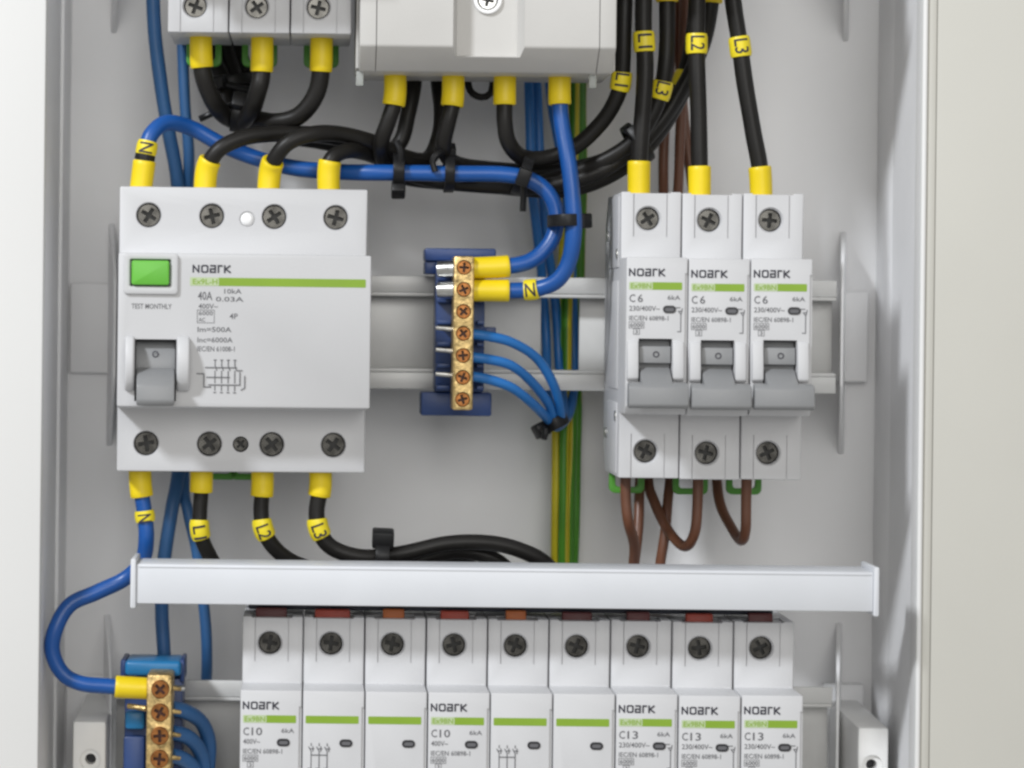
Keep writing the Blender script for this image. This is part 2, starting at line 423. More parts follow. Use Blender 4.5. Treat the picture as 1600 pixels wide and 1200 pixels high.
SC_BR = screw_mesh(2.15, M['bronze'], 1.5); SC_BR2 = screw_mesh(2.7, M['bronze'], 1.1)
def screw(me, parent, x, y, z, name='screw'):
    return link(name, me, parent, (x, y, z), (0, random.uniform(0, 3.1), 0))

# ------------------------------------------------------------------ breaker poles
SH = 16.0                      # the terminal shoulders lie this far behind the front
PW = 17.7
def pole_body():
    bm = nb()
    prism_x(bm, [(SH, 42.2), (SH, 22.6), (0, 22.6), (0, -20.6), (2.2, -22.8), (SH, -22.8), (SH, -42), (54, -42), (60, -34), (60, 34), (54, 42.2)], 0, PW)
    ct = nb()
    for z in (34.3, -34.2):
        cyl_y(ct, 8.0, z, 4.0, 3.45, SH-0.3, SH+0.7); cyl_y(ct, 8.0, z, 3.4, 3.4, SH-0.2, SH+6)
    # moulded panel lines beside the screws
    for z0, z1 in ((29.0, 44), (-44, -29.0)):
        box(ct, 3.55, 3.85, SH-1, SH+0.55, z0, z1); box(ct, 13.3, 13.6, SH-1, SH+0.4, z0, z1)
    box(ct, 2.6, 14.6, SH-1, 25, 41.75, 45)                     # notch over the clamp
    box(ct, 3.7, 13.4, -1, 6.5, -18.5, -0.9)                   # lever window
    box(ct, 16.9, 18.5, -1, 0.6, -12, 18)
    return to_mesh('pole_housing', bm, (M['case'],), bevel=0.45, cut=ct)
POLE = pole_body()
def lever_meshes():
    bm = nb()
    prism_x(bm, [(6.6, -0.95), (3.6, -1.2), (2.6, -2.9), (0.9, -3.1), (0.5, -7.9), (2.4, -8.3), (2.6, -9.4), (1.4, -12), (2.0, -17), (6.6, -18.4)], 4.0, 13.1); drum = to_mesh('lever_drum', bm, (M['lever'],), bevel=0.25)
    bm = nb()
    prism_x(bm, [(1.6, -9.0), (-2.2, -11.2), (-6.8, -13.6), (-7.9, -14.6), (-8.2, -19.8), (-7.0, -20.7), (-1.5, -20.6), (3, -18)], 4.1, 13.0)
    prism_x(bm, [(-4.2, -13.2), (-7.0, -13.85), (-8.0, -14.7), (-8.3, -19.9), (-7.1, -20.8), (-3.9, -20.85)], 0.15, 17.4)
    lev = to_mesh('lever_grip', bm, (M['lever'],), bevel=0.5)
    bm = nb()
    prism_x(bm, [(0.3, -1.0), (-0.9, -2.2), (-1.6, -7), (-1.8, -12.4), (-0.6, -13.2), (0.3, -13.2)], 0.4, 3.65)
    prism_x(bm, [(0.3, -1.0), (-0.9, -2.2), (-1.6, -7), (-1.8, -12.4), (-0.6, -13.2), (0.3, -13.2)], 13.45, 16.7)
    chk = to_mesh('lever_guard', bm, (M['case'],), bevel=0.5)
    return drum, lev, chk
DRUM, LEVER, CHEEK = lever_meshes()
def oval():
    bm = nb(); ring_y(bm, stadium(0, 0, 3.8, 2.2), stadium(0, 0, 2.7, 1.1), -0.22, 0.05); a = to_mesh('indicator_rim', bm, (M['dark'],))
    bm = nb(); prism_y(bm, stadium(0, 0, 2.72, 1.12), -0.05, 0.05); c = to_mesh('indicator_window', bm, (M['ink2'],))
    return a, c
OV_RIM, OV_WIN = oval()
def latch_mesh():
    bm = nb(); ring_y(bm, rrect(-5.4, 5.4, -6.2, 4, 1.8), rrect(-3.5, 3.5, -4.3, 3.2, 1.1), 0, 2.2); box(bm, -3.4, 3.4, 0.2, 1.8, 3.5, 9)
    return to_mesh('rail_latch', bm, (M['latch'],), bevel=0.3)
LATCH = latch_mesh()
def flat(parent, name, x0, x1, z0, z1, m, y=-0.05):
    key = ('flat', round(x1-x0, 2), round(z1-z0, 2), m.name)
    if key not in _tm:
        bm = nb(); prism_y(bm, rrect(0, x1-x0, 0, z1-z0, 0.25, 3), 0, 0.15); _tm[key] = to_mesh(name, bm, (m,))
    return link(name, _tm[key], parent, (x0, y, z0))
def frame_print(parent, x0, x1, z0, z1):
    key = ('frame', round(x1-x0, 2), round(z1-z0, 2))
    if key not in _tm:
        bm = nb(); w, h = x1-x0, z1-z0; strokes(bm, poly([(0, 0), (w, 0), (w, h), (0, h), (0, 0)]), 0.16, 0); _tm[key] = to_mesh('frame', bm, (M['ink2'],), smooth=False)
    return link('printed_frame', _tm[key], parent, (x0, -0.06, z0))
def diagram(parent, key, segs, w, x, z, m='ink2'):
    if key not in _tm:
        bm = nb(); strokes(bm, segs, w, 0); _tm[key] = to_mesh('diagram', bm, (M[m],), smooth=False)
    return link('printed_diagram', _tm[key], parent, (x, -0.06, z))
def pole(holder, off, style, amp, volt, housing_parent=None, latch=None):
    """one pole; sub-pieces hang on the housing of a multi-pole breaker, else on the breaker itself"""
    if housing_parent is not None:
        h = link('pole_housing', POLE, housing_parent, (off, 0, 0)); hold = h
    else:
        h = link('housing', POLE, holder, (0, 0, 0)); hold = holder
    for z in (34.3, -34.2): screw(SC_BIG, hold, 8.0, SH+2.2, z)
    link('lever_drum', DRUM, hold, (0, 0, 0)); lv = link('lever', LEVER, hold, (0, 0, 0)); link('lever_guard', CHEEK, hold, (0, 0, 0))
    text('printed_text', 'O', 7.9, 9.8, -5.4, 1.9, M['ink'], hold, y=0.5)
    link('indicator_rim', OV_RIM, hold, (12.5, 0, 7.6)); link('indicator_window', OV_WIN, hold, (12.5, 0, 7.6))
    flat(hold, 'stripe', 0.8, 16.1, 13.2, 15.4, M['stripe'])
    if style in ('single', 'first'):
        flat(hold, 'stripe', 0.8, 7.6, 13.22, 15.38, M['pale'], y=-0.09)
        text('printed_text', 'Ex9BN', 1.3, 7.2, 14.3, 1.5, M['stripe'], hold, y=-0.13)
        logo(hold, 0.9, 11.0, 18.2, 2.15, M['ink'])
        text('printed_text', 'C', 0.9, 2.6, 10.7, 2.3, M['ink2'], hold); text('printed_text', amp, 3.3, 3.3+1.55*len(amp), 10.7, 2.3, M['ink2'], hold)
        text('printed_text', '6kA', 11.9, 15.6, 11.0, 1.3, M['ink2'], hold)
        text('printed_text', volt, 0.9, 0.9+0.98*len(volt), 7.8, 1.5, M['ink2'], hold)
        text('printed_text', 'IEC/EN 60898-1', 0.9, 12.2, 5.0, 1.4, M['ink2'], hold)
        frame_print(hold, 0.9, 5.2, 2.1, 3.9); text('printed_text', '6000', 1.2, 4.9, 3.0, 1.25, M['ink2'], hold, y=-0.1)
        frame_print(hold, 2.2, 3.9, 0.3, 1.95); text('printed_text', '3', 2.7, 3.4, 1.1, 1.1, M['ink2'], hold, y=-0.1)
    if style == 'single':
        diagram(hold, 'sgl', poly([(0, 0), (0.9, 0), (0.9, 5.0), (0.4, 5.6)]) + [((0.2, 5.9), (1.2, 5.9)), ((-0.5, 6.9), (0.6, 6.9)), ((1.0, 5.2), (1.3, 6.6))], 0.28, 14.9, 1.2)
    if style == 'second':
        segs = []
        for k in range(3):
            x = k*2.3; segs += poly([(x, 0), (x+0.9, 0), (x+0.9, 5.0), (x+0.2, 6.2)]) + [((x+1.4, 5.0), (x+1.4, 6.3)), ((x+0.5, 5.7), (x+1.7, 5.7)), ((x+0.9, 6.6), (x+0.9, 7.2))]
        segs += [((0.9, 3.9), (5.5, 3.9))]
        diagram(hold, 'tri', segs, 0.28, 1.6, 0.2)
    if latch is not None: link('rail_latch', LATCH, hold, (latch, 52, -42.5))
    return hold

# middle row: three single-pole breakers
MX0 = 88.2
wh = ['nearest the centre terminal block', 'between its two look-alikes', 'nearest the beige door leaf']
for k in range(3):
    t = thing('single_pole_breaker', 'grey C6 single-pole breaker in the middle row, ' + wh[k], 'breaker', (MX0+18.0*k, (0.0, 0.35, 0.1)[k], ZM+(0.1, -0.15, 0.05)[k]), 'three C6 breakers on the middle rail')
    pole(t, 0, 'single', '6', '230/400V~', latch=(6.6, 8.2, 6.6)[k])
    if k == 0:
        for z0, z1 in ((-41, -20), (-16, 16), (20, 41)):
            b = nb(); box(b, -0.35, 0.02, 20, 46, z0, z1); mk('side_rib', b, M['case'], t, bevel=0.15)
        for y, z in ((22, 24), (22, -24), (50, 30), (50, -30)):
            b = nb(); prism_x(b, [(y+1.6*math.cos(a*math.pi/6), z+1.6*math.sin(a*math.pi/6)) for a in range(12)], -0.7, 0.1); mk('rivet', b, M['steel'], t)
# bottom row
BX0 = -21.7
for k, w in enumerate(('leftmost in the bottom row, beside the brass terminal block', 'in the middle of the bottom row, right of its twin')):
    t = thing('three_pole_breaker', 'wide grey C10 three-pole breaker ' + w, 'breaker', (BX0+54.2*k, 0, ZLO), 'three-pole breakers in the bottom row')
    for j, st in enumerate(('first', 'second', 'third')): pole(None, 18.05*j, st, '10', '400V~', housing_parent=t)
for k, w in enumerate(('directly right of the three-pole breakers', 'with one look-alike on each side', 'at the right end of the row')):
    t = thing('single_pole_breaker', 'grey C13 single-pole breaker in the bottom row, ' + w, 'breaker', (BX0+108.4+18.1*k, (0.3, 0.0, 0.45)[k], ZLO+(0.15, -0.1, 0.1)[k]), 'C13 breakers in the bottom row')
    pole(t, 0, 'single', '13', '230/400V~')
# top left: three-pole breaker of which the lower end shows
tl = U(262, 50, SH)
t = thing('three_pole_breaker', 'grey three-pole breaker cut off by the top edge, yellow sleeves in its lower terminals', 'breaker', (tl.x, 0, tl.z+42))
for j in range(3): pole(None, 18.1*j, 'third', '', '', housing_parent=t, latch=(9.2, 8.2, 9.0)[j])

tr = U(1012, -34, SH)
t = thing('three_pole_breaker', 'grey three-pole breaker just above the top edge, fed by the marked black cables', 'breaker', (tr.x-18, 0, tr.z+42))
for j in range(3): pole(None, 18.1*j, 'third', '', '', housing_parent=t)
# ------------------------------------------------------------------ residual current device
RX = -58.3
rcd = thing('residual_current_device', 'wide four-pole residual current device with green test button in the middle row', 'breaker', (RX, 0, ZM), rz=R(3.6))
bm = nb()
prism_x(bm, [(SH, 42.2), (SH, 22.3), (0, 22.3), (0, -22.1), (SH, -22.9), (SH, -41.6), (54, -41.6), (60, -34), (60, 34), (54, 42.2)], 0, 73.2)
ct = nb(); rxs = (8.6, 27.2, 45.6, 63.8)
for z in (33.8, -33.4):
    for x in rxs: cyl_y(ct, x, z, 4.0, 3.62, SH-0.3, SH+0.5); cyl_y(ct, x, z, 3.6, 3.6, SH-0.2, SH+6)
cyl_y(ct, 36.4, -33.4, 2.35, 2.35, SH-0.3, SH+5)
cyl_y(ct, 37.6, 33.0, 2.5, 2.0, SH-0.3, SH+0.8)
box(ct, 5.0, 17.0, -1, 7, -20.5, -2.6)
box(ct, 3.5, 15.0, -1, 3, 12.7, 20.4)
mk('housing', bm, M['case'], rcd, bevel=0.6, cut=ct)
for z in (33.8, -33.4):
    for x in rxs: screw(SC_RCD, rcd, x, SH+1.5, z)
screw(SC_SM, rcd, 36.4, SH+1.0, -33.4)
b = nb(); cyl_y(b, 0, 0, 1.2, 2.1, -0.55, 0.2, 24); cyl_y(b, 0, 0, 2.1, 2.1, 0.21, 1.5, 24); mk('plug', b, M['gloss'], rcd, loc=(37.6, SH, 33.0), bevel=0.3)
b = nb(); ring_y(b, rrect(1.6, 17.2, 10.4, 22.2, 1.0), rrect(3.3, 15.2, 12.6, 20.5, 0.6), -1.1, 0.1); mk('button_bezel', b, M['case'], rcd, bevel=0.35)
b = nb(); prism_y(b, rrect(3.8, 14.7, 13.0, 20.1, 0.7), -2.2, 2.6); mk('test_button', b, M['test'], rcd, bevel=0.6)
# lever between rounded guards
def guard(x0, x1):
    bm = nb(); pr = [(0.05, -1.6)]
    for i in range(9): a = R(20*i+10); pr.append((-5.2*math.sin(a), -9.6+8.0*math.cos(a)))
    pr.append((0.05, -17.6)); prism_x(bm, pr, x0, x1); mk('lever_guard', bm, M['case'], rcd, bevel=0.7, seg=3)
guard(2.2, 4.9); guard(17.1, 20.8)
bm = nb(); pr = []
for i in range(10):
    a = R(100 + 17*i); pr.append((6.8+6.0*math.cos(a), -11.2+8.4*math.sin(a)))
prism_x(bm, [(6.9, -2.7)] + pr + [(6.9, -20.3)], 5.3, 16.7); mk('lever_drum', bm, M['lever'], rcd, bevel=0.3)
bm = nb(); prism_x(bm, [(2.0, -10.4), (-2.5, -12.0), (-7.0, -14.0), (-8.5, -15.6), (-9.2, -20.2), (-8.2, -21.6), (-6.0, -21.4), (-1.0, -19.8), (3, -19.6)], 5.6, 16.5); mk('lever', bm, M['lever'], rcd, bevel=0.6)
text('printed_text', 'O', 10.0, 11.9, -6.9, 2.0, M['ink'], rcd, y=1.2)
logo(rcd, 21.6, 32.3, 17.9, 2.2, M['ink'])
flat(rcd, 'stripe', 20.7, 71.6, 13.0, 15.4, M['stripe'])
flat(rcd, 'stripe', 20.7, 29.0, 13.02, 15.38, M['pale'], y=-0.09)
text('printed_text', 'Ex9L-H', 21.5, 28.6, 14.2, 1.6, M['stripe'], rcd, y=-0.13)
for s, x0, x1, z, h, m in (('TEST MONTHLY', 3.9, 15.5, 6.9, 1.5, 'ink2'), ('40A', 23.0, 27.2, 10.1, 2.5, 'ink2'), ('10kA', 30.6, 35.6, 11.5, 1.4, 'ink2'), ('0.03A', 28.2, 36.2, 9.2, 1.4, 'ink2'),
                          ('400V~', 23.2, 28.8, 7.1, 1.5, 'ink2'), ('6000', 23.3, 27.4, 5.1, 1.3, 'ink2'), ('AC', 23.3, 25.2, 3.2, 1.2, 'ink2'), ('4P', 32.2, 34.6, 4.3, 1.6, 'ink2'),
                          ('Im=500A', 23.0, 32.8, 0.4, 1.5, 'ink2'), ('Inc=6000A', 23.0, 33.2, -2.6, 1.5, 'ink2'), ('IEC/EN 61008-1', 23.0, 33.8, -5.2, 1.5, 'ink2')):
    text('printed_text', s, x0, x1, z, h, M[m], rcd)
frame_print(rcd, 22.9, 27.8, 2.3, 6.0)
segs = []
for k in range(4):
    x = 5.6 + k*1.9; segs += poly([(x, 9.4), (x, 8.0), (x+0.5, 6.6)]) + poly([(x, 6.4), (x, 3.0)]) + [((x, 2.0), (x, 0.8)), ((x-.3, 9.6), (x+.3, 9.6)), ((x-.3, 0.2), (x+.3, 0.2))]
segs += [((2.8, 7.4), (11.8, 7.4)), ((3.2, 4.6), (9.8, 4.6)), ((3.8, 2.4), (12.8, 2.4)), ((0.4, 5.6), (2.4, 5.6)), ((2.4, 5.6), (2.4, 1.8)), ((2.4, 1.8), (4.4, 1.8)), ((12.8, 2.4), (12.8, 6)), ((12.0, 6.6), (13.4, 6.6)), ((14.2, 1.6), (14.2, 5.0)), ((13.2, 1.0), (14.2, 1.6))]
diagram(rcd, 'rcd', segs, 0.3, 22.6, -18.0)
for x in (31.2, 40.0): link('rail_latch', LATCH, rcd, (x, 52, -39.8))

# ------------------------------------------------------------------ device with the recessed front, top centre
dz70, dz108 = U(640, 72, 6).z, U(640, 112, SH).z
dx0, dx1 = U(556, 100, SH).x, U(962, 100, SH).x
dev = thing('modular_device', 'wide beige-grey modular device with recessed centre and one screw, at the top edge', 'device', (dx0, 0, dz108))
W = dx1-dx0; zt = 70.0; zs = dz70-dz108
bm = nb(); prism_x(bm, [(6, zt), (6, zs), (SH, 0.0), (48, 0.0), (60, 8), (60, zt)], 0.9, W-0.9)
rx0, rx1 = U(706, 60, 10).x-dx0, U(812, 60, 10).x-dx0; zr = U(760, 96, 13).z-dz108
ct = nb(); prism_y(ct, [(rx0-0.5, zr-0.6), (rx1+2.0, zr-0.6), (rx1+2.0, zt+5), (rx0-0.5, zt+5)], 3, 12.6, [(rx0+1.6, zr+1.6), (rx1-0.6, zr+1.6), (rx1-0.6, zt+5), (rx0+1.6, zt+5)])
for x in (U(588, 60, 8).x-dx0, U(936, 60, 8).x-dx0): box(ct, x-0.12, x+0.12, 0, 17, -5, zt+5)
sc = U(762, 0, 12.6); 
cyl_y(ct, sc.x-dx0, sc.z-dz108, 3.0, 3.0, 10, 15)
mk('housing', bm, M['case2'], dev, bevel=0.6, cut=ct)
for x0, x1 in ((0, 0.88), (W-0.88, W)):
    b = nb(); prism_x(b, [(17.5, zt), (17.5, 1.0), (50, 1.0), (58, 8), (58, zt)], x0, x1); mk('side_plate', b, M['case2'], dev, bevel=0.2)
cs = [(math.cos(2*math.pi*i/28), math.sin(2*math.pi*i/28)) for i in range(28)]
b = nb(); ring_y(b, [(sc.x-dx0+4.2*a, sc.z-dz108+4.2*c) for a, c in cs], [(sc.x-dx0+3.0*a, sc.z-dz108+3.0*c) for a, c in cs], 11.6, 12.9); mk('screw_rim', b, M['gloss'], dev, bevel=0.3)
screw(screw_mesh(2.75, M['steel']), dev, sc.x-dx0, 12.9, sc.z-dz108)
for px in (562, 926):
    p = U(px, 121, 20); b = nb(); prism_x(b, [(18.5, 0.2), (21.5, 0.2), (21, -3.6), (19.5, -4.0)], p.x-dx0-1.1, p.x-dx0+1.1); mk('clip_tab', b, M['clear'], dev, bevel=0.3)

# ------------------------------------------------------------------ terminal blocks
def tblock(label, name, base_pts, m_base, m_foot):
    pass
# centre neutral block
c0 = U(724, 520, 30)
tb = thing('terminal_block', 'brass terminal bar on dark blue base between the wide device and the three breakers', 'terminal block', (c0.x, 60, c0.z), 'brass terminal blocks')
def tpart(t, origin, name, bm, m, **k):
    o = mk(name, bm, m, t, **k); o.matrix_parent_inverse = Matrix.Translation(-Vector(origin)*S); return o
org = (c0.x, 60, c0.z)
def pxbox(bm, x0, x1, y0, y1, pt, pb, d0, d1):
    """upright box whose front face fills the given photo rectangle"""
    xm, ym = (x0+x1)/2, (pt+pb)/2
    c = U(xm, ym, d0); s = F/(D+d0); w, h = (x1-x0)/s/2, (pb-pt)/s/2
    box(bm, c.x-w, c.x+w, d0, d1, c.z-h, c.z+h); return c, w, h
b = nb(); pxbox(b, 664, 775, 0, 0, 388, 408, 44, 59.4); tpart(tb, org, 'top_foot', b, M['dkblue'], bevel=0.6)
b = nb(); pxbox(b, 664, 683, 0, 0, 408, 428, 46, 59.4); tpart(tb, org, 'clamp_hook', b, M['dkblue'], bevel=0.4)
b = nb(); pxbox(b, 658, 768, 0, 0, 613, 650, 44, 59.4); tpart(tb, org, 'bottom_foot', b, M['dkblue'], bevel=0.6)
b = nb(); pxbox(b, 681, 757, 0, 0, 409, 612, 40, 58); tpart(tb, org, 'base', b, M['dkblue'], bevel=0.5)
b = nb(); pxbox(b, 756, 775, 0, 0, 511, 526, 48, 56); tpart(tb, org, 'clamp_hook', b, M['dkblue'], bevel=0.3)
b = nb(); c, w, h = pxbox(b, 708, 740, 0, 0, 400, 641, 25, 38.5)
ct = nb(); zs7 = []
for i in range(7):
    z = c.z + h - 3.4 - i*(2*h-6.6)/6; zs7.append(z); cyl_y(ct, c.x, z, 2.25, 2.25, 24, 28)
tpart(tb, org, 'brass_bar', b, M['brass'], bevel=0.7, cut=ct)
for i, z in enumerate(zs7):
    s = screw(SC_BR, tb, 0, 0, 0); s.location = Vector((c.x-org[0], 25.6-60 - (0.5 if i in (0, 1) else 0), z-org[2]))*S
for k in range(6):
    z = (zs7[k]+zs7[k+1])/2
    for xa, xb in ((681, 705), (743, 757)):
        b = nb(); box(b, U(xa, 520, 38).x+0.3, U(xb, 520, 38).x-0.2, 35.5, 40.2, z-0.6, z+0.6); tpart(tb, org, 'divider', b, M['dkblue'], bevel=0.2)
for py in (420, 452):
    p = U(710, py, 30); q = U(684, py+1, 31); b = nb(); tube(b, [p, p.lerp(q, .5), q], [2.5, 2.45, 2.3], n=16); tpart(tb, org, 'wire_ferrule', b, M['steel'])
for py in (513, 547, 585):
    p = U(712, py+2, 30); q = U(681, py-1, 30); b = nb(); tube(b, [p, q], [0.75, 0.7], n=10); tpart(tb, org, 'wire_pin', b, M['steel'])

# lower left neutral block
c1 = U(246, 1150, 30); org1 = (c1.x, 60, c1.z)
tb1 = thing('terminal_block', 'brass terminal bar with bright blue cap in the lower left corner', 'terminal block', org1, 'brass terminal blocks')
b = nb(); pxbox(b, 195, 283, 0, 0, 1033, 1057, 38, 56); tpart(tb1, org1, 'top_foot', b, M['ltblue'], bevel=1.2, seg=3)
for a, c in ((188, 197), (281, 288)):
    b = nb(); pxbox(b, a, c, 0, 0, 1031, 1066, 41, 58); tpart(tb1, org1, 'clamp_hook', b, M['dkblue'], bevel=0.5)
b = nb(); pxbox(b, 194, 284, 0, 0, 1060, 1290, 42, 58); tpart(tb1, org1, 'base', b, M['dkblue'], bevel=0.5)
b = nb(); pxbox(b, 195, 226, 0, 0, 1112, 1140, 38, 50); tpart(tb1, org1, 'side_cap', b, M['ltblue'], bevel=1.0)
b = nb(); pxbox(b, 192, 226, 0, 0, 1150, 1290, 40, 50); tpart(tb1, org1, 'side_cap', b, M['dkblue'], bevel=1.0)
b = nb(); c, w, h = pxbox(b, 228, 268, 0, 0, 1054, 1290, 24, 38); tpart(tb1, org1, 'brass_bar', b, M['brass'], bevel=0.8)
for i in range(6):
    z = c.z + h - 4.2 - i*6.9; s = screw(SC_BR2, tb1, 0, 0, 0); s.location = Vector((c.x+0.3-org1[0], 22.4-60, z-org1[2]))*S
    b = nb(); tube(b, [Vector((c.x+3.4, 29, z-0.4)), Vector((c.x+6.2, 29.5, z-0.8))], [0.8, 0.6], n=8); tpart(tb1, org1, 'wire_pin', b, M['brass'])
b = nb(); tube(b, [U(268, 1074, 30), U(288, 1076, 31)], [1.0, 0.8], n=10); tpart(tb1, org1, 'wire_ferrule', b, M['steel'])
b = nb(); tube(b, [U(228, 1107, 30), U(200, 1103, 32)], [0.9, 0.8], n=10); tpart(tb1, org1, 'wire_ferrule', b, M['brass'])

# ------------------------------------------------------------------ cover strip and comb busbar
a = U(213, 881, 0); c = U(1364, 956, 0)
st = thing('cover_strip', 'long white cover strip with end caps across the cabinet between the two rows', 'cover strip', (a.x, 10, (a.z+c.z)/2))
so = (a.x, 10, (a.z+c.z)/2)
zt2, zb2 = -70.9, -82.3
b = nb(); prism_x(b, [(0, zb2), (0, zt2), (17, zt2+0.2), (17, zt2-1.2), (1.4, zt2-1.4), (1.4, zb2+1.4), (17, zb2+1.2), (17, zb2-0.2)], a.x, c.x); tpart(st, so, 'cover', b, M['strip'], bevel=0.3)
for x0, x1 in ((a.x-1.6, a.x-0.03), (c.x+0.03, c.x+1.6)):
    b = nb(); prism_y(b, rrect(x0, x1, zb2-1.3, zt2+1.5, 0.5), -0.8, 19); tpart(st, so, 'end_cap', b, M['strip'], bevel=0.3)
b = nb(); box(b, a.x+0.6, c.x-0.6, -0.25, 0.02, zt2-0.95, zt2-0.5); tpart(st, so, 'edge_bead', b, M['strip'], bevel=0.1)
for px in (760, 1240):
    x = U(px, 922, 60).x; b = nb(); prism_x(b, [(1.5, -75.5), (1.5, -78.5), (WALL-0.1, -87), (WALL-0.1, -84)], x-3, x+3); tpart(st, so, 'standoff', b, M['shell'])
bb = thing('comb_busbar', 'dark comb busbar with red and orange teeth above the bottom breakers', 'busbar', (BX0, 25, -87))
b = nb(); box(b, BX0+1.5, BX0+157, 23.0, 33, -86.0, -79.5)
tpart(bb, (BX0, 25, -87), 'bar', b, M['bar'], bevel=0.4)
for k in range(9):
    x = BX0 + 18.07*k + 8.3; m = M['orange'] if k in (2, 4) else M['red'] if k in (1, 3, 7) else M['maroon']; w = (4.6, 5.2, 3.2, 4.2, 3.0, 4.4, 3.4, 4.0, 3.6)[k]
    b = nb(); box(b, x-w, x+w, 19.2+0.2*(k % 3), 22.4, -90.5, -85.2-0.3*(k % 2)); tpart(bb, (BX0, 25, -87), 'tooth', b, m, bevel=0.5)

# ------------------------------------------------------------------ cables
BK, RB = 2.45, 3.45
# --- top left breaker, looping back up behind it
gB = 'thick black cables'
for lab, pts, bt in (
    ('from the left terminal of the top left breaker', [(314,40,30),(315,95,30),(322,130,31),(340,168,36),(362,186,46),(374,168,58),(366,120,66),(352,70,68),(344,-20,68)], (314,103)),
    ('from the middle terminal of the top left breaker', [(410,40,30),(409,110,30),(404,140,30),(392,176,36),(374,190,46),(376,165,60),(388,132,66),(372,80,70),(362,-20,70)], (409,111)),
    ('sweeping left from the right terminal of the top left breaker', [(503,40,30),(502,110,30),(492,150,31),(466,182,33),(430,192,36),(396,188,42),(372,192,48),(355,176,58),(352,130,64),(334,80,66),(326,-20,66)], (502,113))):
    cable('black_cable', 'black cable ' + lab, 'cable', pts, BK+0.3, M['black'], [(0, bt[0], bt[1], RB)], group=gB)
# --- outgoing from RCD top / top device
cable('black_cable', 'black cable from the second top terminal of the wide device with test button', 'cable',
      [(319,320,28),(323,268,28),(333,246,27),(352,228,27),(392,212,29),(450,208,33),(510,212,37),(560,224,42),(600,240,46),(626,222,48),(638,180,48),(648,130,50),(652,60,56),(652,-20,60)], BK, M['black'], [(0,327,249,RB)], group=gB)
cable('black_cable', 'black cable arching from the third top terminal of the wide device with test button', 'cable',
      [(418,320,28),(422,270,28),(430,248,26),(452,222,25),(490,208,27),(530,208,32),(580,222,37),(630,246,42),(668,250,48),(686,215,50),(690,170,52),(685,110,56),(682,-20,60)], BK, M['black'], [(0,423,254,RB)], group=gB)
cable('black_cable', 'black cable from the rightmost top terminal of the wide device with test button', 'cable',
      [(514,320,28),(514,270,28),(520,247,28),(548,236,32),(590,246,42),(640,272,44),(700,285,42),(780,290,42),(860,289,42),(930,272,40),(990,236,40),(1034,190,42),(1070,130,44),(1098,66,44),(1110,10,42),(1112,-30,42)], BK, M['black'], [(0,515,255,RB),(1,1109,5,RB)], group=gB)
cable('black_cable', 'black cable from the first lower terminal of the beige-grey device', 'cable',
      [(617,95,30),(617,155,30),(608,190,30),(597,222,32),(600,250,40),(630,276,46),(700,284,48),(780,288,48),(860,282,46),(930,258,40),(985,226,37),(1018,184,36),(1034,140,35),(1040,90,34),(1042,10,34),(1042,-30,34)], BK, M['black'], [(0,617,160,RB),(1,1042,3,RB)], [(1034,140,5.6,'L3')], group=gB)
cable('black_cable', 'black cable from the second lower terminal of the beige-grey device', 'cable',
      [(708,95,30),(707,155,30),(700,190,30),(694,228,33),(712,256,42),(770,266,48),(850,268,50),(920,258,50),(980,232,50),(1022,195,50),(1054,150,50),(1070,118,50),(1084,60,52),(1090,-30,54)], BK, M['black'], [(0,707,162,RB)], [(1068,122,5,'')], group=gB)
cable('black_cable', 'black cable from the third lower terminal of the beige-grey device', 'cable',
      [(789,95,30),(789,155,30),(790,195,30),(796,225,32),(816,246,37),(855,246,40),(900,228,39),(940,190,37),(962,152,35),(970,118,34),(974,60,33),(977,-30,33)], BK, M['black'], [(0,789,161,RB)], [(969,128,5.6,'L1')], group=gB)
cable('black_cable', 'black cable at the back of the bundle right of the top left breaker', 'cable',
      [(318,-30,74),(340,90,72),(376,168,60),(424,206,48),(500,220,45),(580,240,46),(640,268,50),(720,281,50),(800,293,49),(880,296,47),(950,276,47),(1008,236,48),(1050,176,52),(1088,80,56),(1098,-30,58)], BK, M['black'], group=gB)
# --- feeds of the three breakers
for lab, pts, bt, mk_ in (
    ('into the first middle breaker', [(1006,-30,30),(1006,40,30),(1007,100,30),(1003,170,30),(999,240,30),(998,320,30)], (999,254), (1007,68,'L1')),
    ('into the second middle breaker', [(1089,-30,30),(1088,60,30),(1089,120,30),(1092,200,30),(1094,262,30),(1093,325,30)], (1094,264), (1088,67,'L2')),
    ('slanting into the third middle breaker', [(1142,-30,30),(1147,20,30),(1156,75,30),(1164,130,30),(1177,205,30),(1188,262,30),(1190,325,30)], (1188,263), (1155,76,'L3'))):
    cable('black_cable', 'black cable with yellow marker running down ' + lab, 'cable', pts, BK+0.1, M['black'], [(1, bt[0], bt[1], RB)], [(mk_[0], mk_[1], 6.0, mk_[2])], group='marked black feeder cables')
